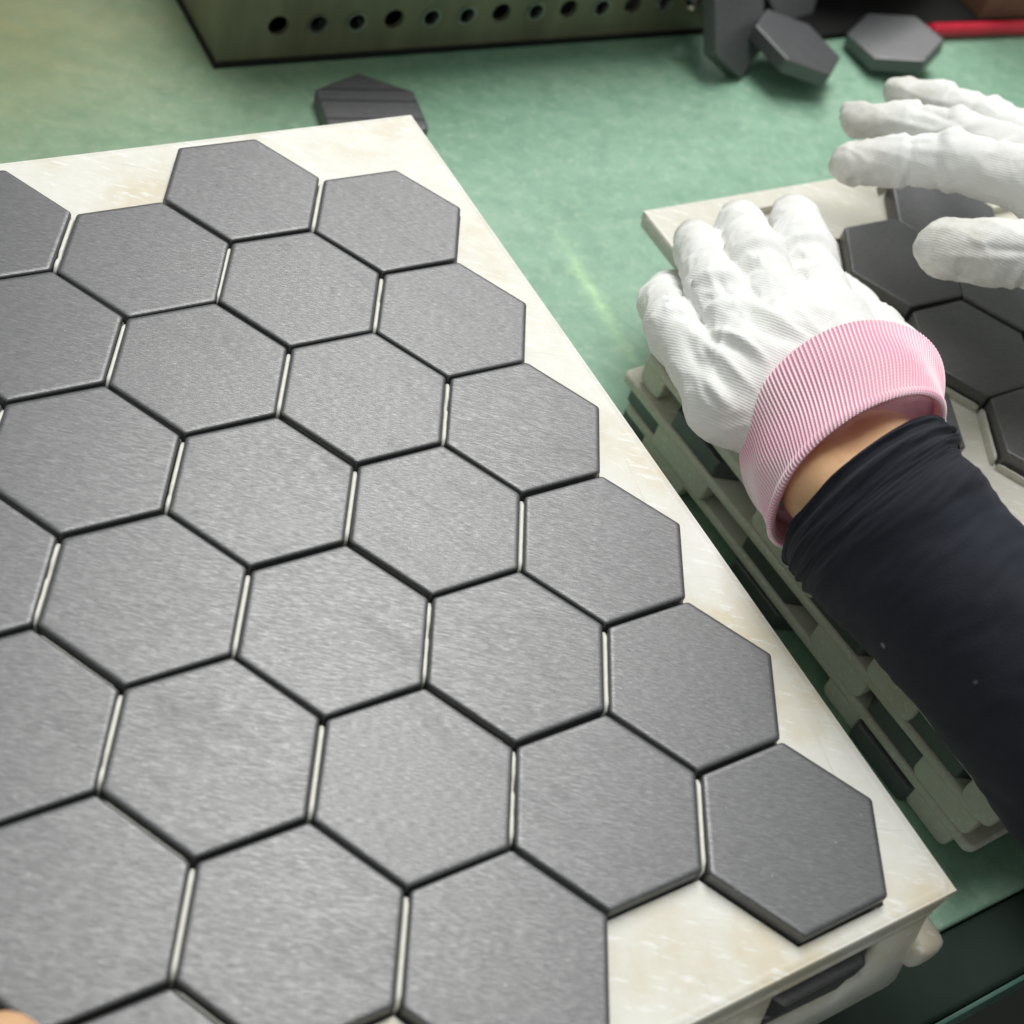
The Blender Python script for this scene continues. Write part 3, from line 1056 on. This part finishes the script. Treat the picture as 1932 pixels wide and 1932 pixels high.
def implicit(fn, lo, hi, h):
    lo, hi = np.array(lo, float), np.array(hi, float)
    n = np.ceil((hi - lo) / h).astype(int) + 1
    ax = [lo[k] + h * np.arange(n[k]) for k in range(3)]
    F = np.empty(n, np.float32)
    st = max(1, int(4e5 / (n[1] * n[2])))
    for i in range(0, n[0], st):
        G = np.stack(np.meshgrid(ax[0][i:i + st], ax[1], ax[2], indexing='ij'), -1).astype(np.float32)
        F[i:i + st] = fn(G)
    return surface_nets(F, lo, h)


def mesh_np(name, V, Fc):
    me = bpy.data.meshes.new(name)
    me.from_pydata(((V + [0, 0, TZ]) * .001).tolist(), [], Fc.tolist())
    me.polygons.foreach_set('use_smooth', [True] * len(me.polygons))
    return me


def normals(V, Fc):
    a, b = V[Fc[:, 2]] - V[Fc[:, 0]], V[Fc[:, 3]] - V[Fc[:, 1]]
    fn = np.cross(a, b)
    N = np.zeros_like(V)
    for k in range(4): np.add.at(N, Fc[:, k], fn)
    return N / np.maximum(np.linalg.norm(N, axis=1), 1e-9)[:, None]


def seg_dist(P, poly):
    """distance from 2-D points to a polyline, and the place along it (0-1)"""
    best = np.full(len(P), 1e9); tt = np.zeros(len(P)); n = len(poly) - 1
    for i in range(n):
        a, b = np.array(poly[i], float), np.array(poly[i + 1], float)
        t = np.clip(((P - a) @ (b - a)) / ((b - a) @ (b - a)), 0, 1)
        d = np.linalg.norm(P - a - t[:, None] * (b - a), axis=1)
        m = d < best
        best[m] = d[m]; tt[m] = (i + t[m]) / n
    return best, tt


def vnoise(V, sc, seed=0.):
    return np.array([mnoise.noise(Vector((p[0] * sc[0] + seed, p[1] * sc[1], p[2] * sc[2]))) for p in V])


def make_glove(fingers, palm, lo, hi, h, folds, creases, tips, fr, name, parent):
    def fn(G):
        dp = None
        for ch in palm:
            c = chain_sdf(G, ch, 8.)
            dp = c if dp is None else smin(dp, c, 10.)
        out = dp
        for ch in fingers:
            out = np.minimum(out, smin(dp, chain_sdf(G, ch, 3.5), 4.5))
        return out
    V, Fc = implicit(fn, lo, hi, h)
    N = normals(V, Fc)
    P2 = proj(V)
    d = np.zeros(len(V))
    face = (N @ -FWD) > -.15
    for poly, amp, w in folds:                       # raised or sunken folds of the fabric, laid along the back of the hand
        dist, t = seg_dist(P2, poly)
        d += face * amp * np.exp(-(dist / w) ** 2) * np.sin(np.pi * np.clip(t, .06, .94)) ** .6
    for c, ax, amp, w in creases:                    # creases ringing a finger joint
        s = (V - c) @ ax
        near = np.linalg.norm(V - c, axis=1) < 17
        wob = vnoise(V, (.12, .12, .12), 7.) * 2.2
        d += near * amp * np.exp(-((s + wob) / w) ** 2)
    L = np.array(fr)
    Q = V @ L.T
    d += .55 * vnoise(Q, (.055, .025, .055), 3.) + .35 * vnoise(Q, (.15, .06, .15), 9.)
    for sc_, am_, sd_ in (((.085, .032, .085), .6, 21.), ((.16, .055, .16), .28, 33.), ((.11, .19, .11), .2, 47.)):
        r_ = 1 - np.abs(vnoise(Q, sc_, sd_)) * 2.6
        d += am_ * np.clip(r_, 0, 1) ** 3.5
    d -= .25
    V2 = V + N * d[:, None]
    me = mesh_np(name, V2, Fc)
    at_ = me.attributes.new('dirt', 'FLOAT', 'POINT')
    dirt = np.zeros(len(V))
    for p, r in tips:
        dirt = np.maximum(dirt, np.clip(1.25 - np.linalg.norm(V - p, axis=1) / r, 0, 1))
    at_.data.foreach_set('value', (dirt * .8).astype(np.float32))
    return link(name, me, GLOVE, parent)


def tube(name, rings, mat, parent, nu=96, nv=60, disp=None, thick=0., closed=False, flip=False):
    """loft through elliptical rings (centre, half axes e1, e2), interpolated smoothly; UV: u round, v along"""
    R = np.array([[c, a, b] for c, a, b in rings], float)
    m = len(R)
    ts = np.linspace(0, m - 1, nv)
    out = []
    for t in ts:
        i = min(int(t), m - 2); f = t - i
        p0, p1, p2, p3 = R[max(i - 1, 0)], R[i], R[i + 1], R[min(i + 2, m - 1)]
        out.append(.5 * ((2 * p1) + (p2 - p0) * f + (2 * p0 - 5 * p1 + 4 * p2 - p3) * f * f + (3 * p1 - p0 - 3 * p2 + p3) * f ** 3))
    out = np.array(out)
    V = []; UV = []
    for j, (c, a, b) in enumerate(out):
        for i in range(nu):
            th = 2 * math.pi * i / nu
            k = 1. if disp is None else 1 + disp(i / nu, ts[j] / (m - 1)) / np.linalg.norm(a)
            V.append(c + k * (math.cos(th) * a + math.sin(th) * b))
    Fc = [(j * nu + i, j * nu + (i + 1) % nu, (j + 1) * nu + (i + 1) % nu, (j + 1) * nu + i) for j in range(nv - 1) for i in range(nu)]
    me = bpy.data.meshes.new(name)
    me.from_pydata(((np.array(V) + [0, 0, TZ]) * .001).tolist(), [], Fc)
    uv = me.uv_layers.new(name='UVMap')
    dat = []
    for f in me.polygons:
        for k, vi in enumerate(f.vertices):
            u = (vi % nu) / nu
            if u == 0 and f.vertices[0] % nu == nu - 1: u = 1.
            dat += [u, ts[vi // nu] / (m - 1)]
    uv.data.foreach_set('uv', dat)
    me.polygons.foreach_set('use_smooth', [True] * len(me.polygons))
    o = link(name, me, mat, parent)
    if thick:
        md = o.modifiers.new('thickness', 'SOLIDIFY')
        md.thickness = thick * .001; md.offset = -1
    return o


def ring(px, py, d, e1, e2, d1=0., d2=0.):
    """a ring measured in the photograph: half axes in pixels, plus their lean along the view in mm"""
    c = at_d(px, py, d)
    s = d / FPX
    return (c, RGT * e1[0] * s - UPV * e1[1] * s + FWD * d1, RGT * e2[0] * s - UPV * e2[1] * s + FWD * d2)


worker = empty('person', M(60, -420, -TZ), label='person in white gloves and navy sleeves packing tiles into the right tray', cat='person')
WL = worker.location


def adopt(o):
    o.location = o.location - WL
    return o


# --- left glove, palm down on the back corner of the tray
K = lambda *p: at(*p)
iM, iP, iD, iT = K(1562, 622, 18), K(1520, 486, 15), K(1500, 424, -4), K(1493, 402, -22)
mM, mP, mD, mT = K(1492, 648, 21), K(1425, 498, 18), K(1399, 432, -3), K(1392, 414, -21)
rM, rP, rD, rT = K(1424, 690, 19), K(1352, 552, 16), K(1319, 472, -4), K(1308, 450, -22)
pM, pP, pD, pT = K(1368, 760, 12), K(1276, 622, 5), K(1252, 572, -14), K(1262, 545, -30)
wr = at_d(1612, 835, 463)
wl, wrr = at_d(1560, 850, 466), at_d(1665, 790, 470)
lf = [[(iM, 12.), (iP, 10.8), (iD, 10.2), (iT, 8.2)],
      [(mM, 12.), (mP, 10.5), (mD, 9.6), (mT, 8.2)],
      [(rM, 11.4), (rP, 9.9), (rD, 9.2), (rT, 7.8)],
      [(pM, 11.), (pP, 10.2), (pD, 9.2), (pT, 8.)],
      [(K(1665, 700, 12), 15.), (K(1640, 640, -4), 13.), (K(1600, 585, -16), 11.), (K(1575, 555, -22), 9.5)]]
lp = [[(wrr, 16.), (iM, 13.5)], [(wr, 17.), (mM, 13.8)], [(wr, 17.), (rM, 13.4)], [(wl, 14.), (pM, 11.5)],
      [(wrr, 16.), (K(1660, 690, 6), 16.)], [(wl, 15.), (wr, 17.), (wrr, 16.)], [(iM, 11.), (mM, 11.), (rM, 10.5), (pM, 10.)]]


def Z1(c): return [(1192.8 + .2646 * x_, 323.8 + .2646 * y_) for x_, y_ in c]


def unit(v): return v / np.linalg.norm(v)


folds = [(Z1(p), a_, w_) for p, a_, w_ in (
    ([(740, 940), (860, 960), (950, 1010), (1060, 1060), (1180, 1150), (1260, 1190)], 1.9, 9),
    ([(760, 1010), (900, 1090), (1050, 1170), (1150, 1200)], -1.5, 12),
    ([(1060, 790), (1200, 860), (1400, 1000), (1450, 1060)], 1.2, 9),
    ([(1050, 880), (1200, 980), (1330, 1090)], -1.2, 10),
    ([(520, 1010), (580, 960), (640, 920)], 1.6, 8),
    ([(560, 1150), (680, 1150), (780, 1190), (900, 1280), (960, 1350)], 1.6, 8),
    ([(540, 1220), (700, 1230), (800, 1290), (880, 1380)], -1.5, 11),
    ([(1130, 940), (1230, 1010), (1310, 1110)], 1.4, 8),
    ([(600, 1260), (720, 1400), (850, 1530)], 1.5, 9),
    ([(520, 1340), (640, 1480), (760, 1590)], -1.3, 11),
    ([(500, 1450), (600, 1580), (720, 1700)], 1.5, 9),
    ([(440, 1170), (540, 1240), (600, 1320)], 1.3, 8),
    ([(380, 1180), (440, 1330), (520, 1480)], -1.1, 12),
    ([(620, 730), (650, 830), (720, 890)], -1.4, 9),
    ([(960, 590), (940, 700), (900, 800)], -.7, 10),
    ([(1300, 560), (1420, 720), (1560, 860)], .7, 12),
    ([(820, 860), (900, 840), (1000, 800), (1100, 720)], .6, 14),
)]
cre = []
for A, B, Cc in ((iP, iM, iD), (mP, mM, mD), (rP, rM, rD), (pP, pM, pD)):
    ax_ = unit(Cc - A)
    cre += [(A, ax_, -1.1, 2.4), (A + 5.5 * ax_, ax_, .8, 2.2), (A - 5 * ax_, ax_, .6, 2.4), (A - 9.5 * ax_, ax_, -.7, 2.2), (Cc, ax_, -.7, 2.)]
vv = unit(mM - wr); uu = unit(np.cross(vv, [0, 0, 1])); nn = np.cross(uu, vv)
allp = np.array([p for ch in lf + lp for p, _ in ch])
lg = make_glove(lf, lp, allp.min(0) - 30, allp.max(0) + 30, 1.15, folds, cre,
                [(iT, 17), (mT, 18), (rT, 20), (pT, 16)], (uu, vv, nn), 'glove', worker)
lg['label'] = 'white knit glove of the left hand pressing on the tray corner'
adopt(lg)

# pink ribbed cuff of that glove
F0 = ring(1583, 793, 462, (190, -44), (-4, -178), -3, -17)
F1 = ring(1596, 828, 450, (180, -58), (-3, -163), -1, -18)
F2 = ring(1608, 862, 440, (172, -70), (0, -139), 1, -18)
F3 = ring(1615, 892, 432, (164, -80), (2, -117), 3, -18)
lc = tube('cuff', [F0, F1, F2, F3], CUFF, None, nu=900, nv=44,
          disp=lambda u, v: .24 * math.sin(u * 150 * 2 * math.pi + .5 * math.sin(v * 7 + u * 40)) + .7 * math.sin(v * 9) * math.sin(u * 23) - (1.2 * (1 - v / .08) if v < .08 else 0) + (.9 * math.sin((v - .86) / .14 * math.pi) if v > .86 else 0), thick=2.2)
lc.parent = lg

# --- forearm sleeve
S0 = ring(1630, 927, 424, (146, -80), (26, -112), 1, -19)
S1 = ring(1647, 962, 421, (140, -94), (30, -94), 1, -22)
S2 = ring(1688, 1018, 418, (135, -106), (24, -70), 0, -26)
S3 = ring(1851, 1193, 408, (137, -117), (12, -22), 0, -30)
S4 = ring(2104, 1478, 392, (156, -140), (8, -12), 0, -34)
S5 = ring(2420, 1840, 372, (200, -185), (8, -12), 0, -40)
elbow = S5[0] + unit(S5[0] - S4[0]) * 40
shoulder = elbow + np.array([50., -70., 270.])


def limb_rings(p, q, r0, r1, n=4):
    d_ = unit(q - p); a_ = unit(np.cross(d_, [0, 1, .2])); b_ = np.cross(d_, a_)
    return [(p + (q - p) * t, a_ * (r0 + (r1 - r0) * t), b_ * (r0 + (r1 - r0) * t)) for t in np.linspace(0, 1, n)]


def sleeve_disp(u, v):
    k = 0.
    fade = max(0., 1 - v / .32)
    for v0, a_, w_, ph in ((.035, 1.1, .014, .4), (.075, -1.2, .02, 1.1), (.115, 1.4, .02, .2), (.165, -1.1, .028, 2.), (.22, 1.2, .03, .9), (.30, -.9, .035, 1.6), (.38, .9, .04, .3)):
        vv_ = v - v0 - .022 * math.sin(2 * math.pi * u * 1. + ph * 3)
        k += a_ * math.exp(-(vv_ / w_) ** 2) * (.5 + .5 * math.sin(2 * math.pi * u + ph))
    k += 1.3 * mnoise.noise(Vector((math.cos(2 * math.pi * u) * 1.4, math.sin(2 * math.pi * u) * 1.4, v * 16)))
    k += .5 * mnoise.noise(Vector((math.cos(2 * math.pi * u) * 3, math.sin(2 * math.pi * u) * 3, v * 60)))
    return .95 * k - (1.2 * (1 - v / .012) if v < .012 else 0)


sl = tube('sleeve', [S0, S1, S2, S3, S4, S5], SLEEVE, worker, nu=160, nv=240, disp=sleeve_disp, thick=1.6)
adopt(sl)

# --- right glove, hovering over the tray with its fingers to the left
SC = 1.045
Dd = lambda x_, y_, d_: at_d(x_, y_, d_ * SC)
q0 = [[Dd(1606, 309, 552), Dd(1690, 304, 548), Dd(1795, 302, 540), Dd(1990, 352, 520)],
      [Dd(1622, 226, 574), Dd(1705, 232, 572), Dd(1800, 252, 562), Dd(1990, 318, 538)],
      [Dd(1704, 180, 592), Dd(1770, 190, 590), Dd(1860, 228, 578), Dd(2005, 300, 550)],
      [Dd(1834, 199, 606), Dd(1880, 218, 600), Dd(1930, 248, 590), Dd(2035, 312, 562)],
      [Dd(1788, 470, 502), Dd(1870, 476, 500), Dd(1985, 486, 500), Dd(2130, 500, 508)]]
rad = [(8.8, 9.8, 11.0, 12.8), (6.8, 8.8, 9.7, 12.0), (6.6, 8.5, 9.4, 11.6), (4.8, 6.2, 8.2, 10.6), (10.6, 12.0, 12.4, 15.5)]
rf = [[(p, r) for p, r in zip(a_, b_)][::-1] for a_, b_ in zip(q0, rad)]
rf[1].append((Dd(1599, 206, 575), 3.6))
rf[2].append((Dd(1684, 164, 593), 3.8))
rf[4].append((Dd(1738, 468, 502), 3.))
rw = Dd(2300, 520, 520); rw2 = Dd(2270, 420, 540)
rp = [[(q0[0][3], 13.5), (rw, 22.)], [(q0[1][3], 13.5), (rw, 22.)], [(q0[2][3], 13.), (rw2, 21.)], [(q0[3][3], 11.5), (rw2, 20.)],
      [(q0[4][3], 16.), (rw, 22.)], [(q0[0][3], 12.5), (q0[1][3], 12.5), (q0[2][3], 12.), (q0[3][3], 11.)],
      [(Dd(2010, 400, 516), 12.), (Dd(2110, 460, 510), 15.)]]
folds = [([(1820, 465), (1932, 474), (1960, 476)], -.9, 7), ([(1760, 480), (1830, 486), (1900, 488)], .7, 6),
         ([(1660, 222), (1720, 236), (1790, 252)], .8, 6), ([(1650, 240), (1700, 250)], -.8, 7),
         ([(1700, 190), (1770, 215), (1820, 240)], -.8, 6), ([(1790, 250), (1830, 238), (1860, 232)], 1.1, 6),
         ([(1690, 275), (1730, 280), (1800, 290)], .6, 9), ([(1870, 270), (1900, 255), (1932, 240)], -1., 6)]
cre = []
for a_ in q0[:3]:
    ax_ = unit(a_[1] - a_[2])
    cre += [(a_[2], ax_, .8, 2.4), (a_[2] + 5 * ax_, ax_, -.7, 2.2), (a_[1] - 6 * ax_, ax_, -.8, 1.6), (a_[1] - 3 * ax_, ax_, .6, 1.6), (a_[0], ax_, .4, 1.6), (a_[0] - 3 * ax_, ax_, -.4, 1.5)]
ax_ = unit(q0[4][1] - q0[4][2])
cre += [(Dd(1915, 480, 500), ax_, 1.1, 1.8), (Dd(1926, 480, 500), ax_, -1.2, 2.)]
vv = unit(q0[1][0] - q0[1][3]); uu = unit(np.cross(vv, [0, 0, 1])); nn = np.cross(uu, vv)
allp = np.array([p for ch in rf + rp for p, _ in ch])
rg = make_glove(rf, rp, allp.min(0) - 30, allp.max(0) + 30, 1.15, folds, cre,
                [(q0[0][0] - [0, 0, 4], 20), (q0[1][0] - [0, 0, 3], 18), (q0[2][0] - [0, 0, 3], 16), (q0[4][0] - [0, 0, 3], 24)], (uu, vv, nn), 'glove', worker)
rg['label'] = 'white knit glove of the right hand with its fingers pointing left'
adopt(rg)
ad = unit(rw - q0[1][3] + np.array([10., -40., 4.]))
e1_ = unit(np.cross(ad, [0, 0, 1])); e2_ = np.cross(e1_, ad)
wr2 = (rw + rw2) / 2
rc = tube('cuff', [(wr2 + ad * t, e1_ * r, e2_ * r * .85) for t, r in ((6, 31), (20, 31), (34, 29), (44, 28))], CUFF, None, nu=600, nv=30,
          disp=lambda u, v: .24 * math.sin(u * 150 * 2 * math.pi), thick=2.)
rc.parent = rg
relb = wr2 + ad * 60 + np.array([70., -190., 20.])
rsho = relb + np.array([-10., -70., 260.])
r1 = limb_rings(wr2 + ad * 52, relb, 30, 42, 6)
adopt(tube('sleeve', r1, SLEEVE, worker, nu=96, nv=90, disp=lambda u, v: 1.5 * mnoise.noise(Vector((math.cos(6.283 * u), math.sin(6.283 * u), v * 12))), thick=1.6))

# --- body (one skin) and the rest of the sweater, mostly outside the picture
mid = (shoulder + rsho) / 2
waist = mid + np.array([0, -20., -470.])
neck = mid + np.array([0, 10., 55.])
head = neck + np.array([-10, 25., 105.])


def body_fn(G, e=0., skin=True):
    arms = [[(at_d(1606, 850, 464) + lo_ * 6, 12.), (F3[0] + lo_ * 8.5, 15.), (S0[0] + lo_ * 5.5, 13.5), (S1[0] + lo_ * 3.5, 11.5), (S2[0] + lo_ * 3, 12.), (S3[0] + lo_ * 6, 19.), (S4[0], 25.), (elbow, 30.), (shoulder, 38.)] for lo_ in (unit(F3[1]), -unit(F3[1]))] + [
            [(wr2 + ad * 4, 22.), (relb, 30.), (rsho, 38.)]]
    if not skin:
        arms = [[(S5[0] + unit(S4[0] - S5[0]) * 8, 40.), (elbow, 46.), (shoulder, 58.)], [(relb + unit(wr2 - relb) * 12, 41.), (relb, 46.), (rsho, 58.)]]
    d_ = None
    for ch in arms:
        c = chain_sdf(G, ch, 3.)
        d_ = c if d_ is None else np.minimum(d_, c)
    t_ = smin(chain_sdf(G, [(shoulder, 50. + e), (mid, 75. + e), (rsho, 50. + e)], 20.), chain_sdf(G, [(mid - [0, 0, 60], 105. + e), (waist, 100. + e)], 20.), 60.)
    d_ = smin(d_, t_, 30.)
    if skin:
        h_ = smin(chain_sdf(G, [(mid, 55.), (neck, 50.)], 20.), chain_sdf(G, [(neck, 50.), (head + [0, 0, -40], 52.)], 10.), 20.)
        h_ = smin(h_, chain_sdf(G, [(head + [0, 12, -30], 62.), (head + [0, -8, 30], 78.)], 20.), 20.)
        h_ = smin(h_, chain_sdf(G, [(head + [0, 78, -2], 9.), (head + [0, 88, -22], 12.)], 5.), 10.)
        d_ = smin(d_, h_, 15.)
    return d_


pts = np.array([S0[0], S3[0], elbow, shoulder, rsho, relb, wr2, waist, mid, neck])
V, Fc = implicit(lambda G: body_fn(G), pts.min(0) - 130, np.maximum(pts.max(0) + 130, head + [0, 0, 120]), 5.)
bd = link('body', mesh_np('body', V, Fc), SKIN, worker)
adopt(bd)
V, Fc = implicit(lambda G: body_fn(G, 9., False), np.minimum(pts.min(0), S5[0]) - 140, np.maximum(pts.max(0), S5[0]) + 140, 8.)
adopt(link('sweater', mesh_np('sweater', V, Fc), SLEEVE, worker))
V, Fc = implicit(lambda G: np.maximum(chain_sdf(G, [(head + [0, -2, -20], 74.), (head + [0, -12, 32], 86.)], 20.), -((G - (head + [0, 55, -10])) @ np.array([0, -.8, .6], np.float32))),
                 head - 130, head + 130, 5.)
HAIR = mat_plain('black_hair', (.010, .009, .008), (.02, .017, .015), .5, 0, 300)
adopt(link('hair', mesh_np('hair', V, Fc), HAIR, worker))

# --- the other person's bare thumb on the near left tile
who = empty('person', M(-235, -330, -TZ), label='person holding the big tray at the bottom left corner, only a bare fingertip in view', cat='person')
tp = at(4, 1990, 9.2)
t1 = tp + np.array([-9., -33., 7.]); t2_ = t1 + np.array([-6., -36., -2.]); t3_ = t2_ + np.array([10., -42., -24.])
pw = t3_ + np.array([-10., -70., -30.])
hf = [[(t3_, 15.), (t2_, 11.5), (t1, 10.4), (tp + [0, -4, 0], 9.2), (tp, 8.6)]]
for k in range(4):
    m_ = t3_ + np.array([-14. - 17 * k, -4. - 3 * k, -22.])
    a_ = m_ + np.array([-3., 24., -16. - 2 * k]); b_ = a_ + np.array([2., 6., -24.]); c_ = b_ + np.array([3., -10., -16.])
    hf.append([(m_, 11. - .4 * k), (a_, 9.6 - .4 * k), (b_, 8.8 - .4 * k), (c_, 7.6 - .3 * k)])
hp = [[(ch[0][0], 12.), (pw, 19.)] for ch in hf] + [[(pw, 20.), (pw + [-30, -150, -20], 30.)]]


def hand_fn(G):
    dp = None
    for ch in hp:
        c = chain_sdf(G, ch, 8.); dp = c if dp is None else smin(dp, c, 12.)
    out = dp
    for ch in hf: out = np.minimum(out, smin(dp, chain_sdf(G, ch, 3.), 6.))
    return out


allp = np.array([p for ch in hf + hp for p, _ in ch])
V, Fc = implicit(hand_fn, allp.min(0) - 36, allp.max(0) + 36, 1.6)
o = link('body', mesh_np('body', V, Fc), SKIN, who)
o.location = o.location - who.location
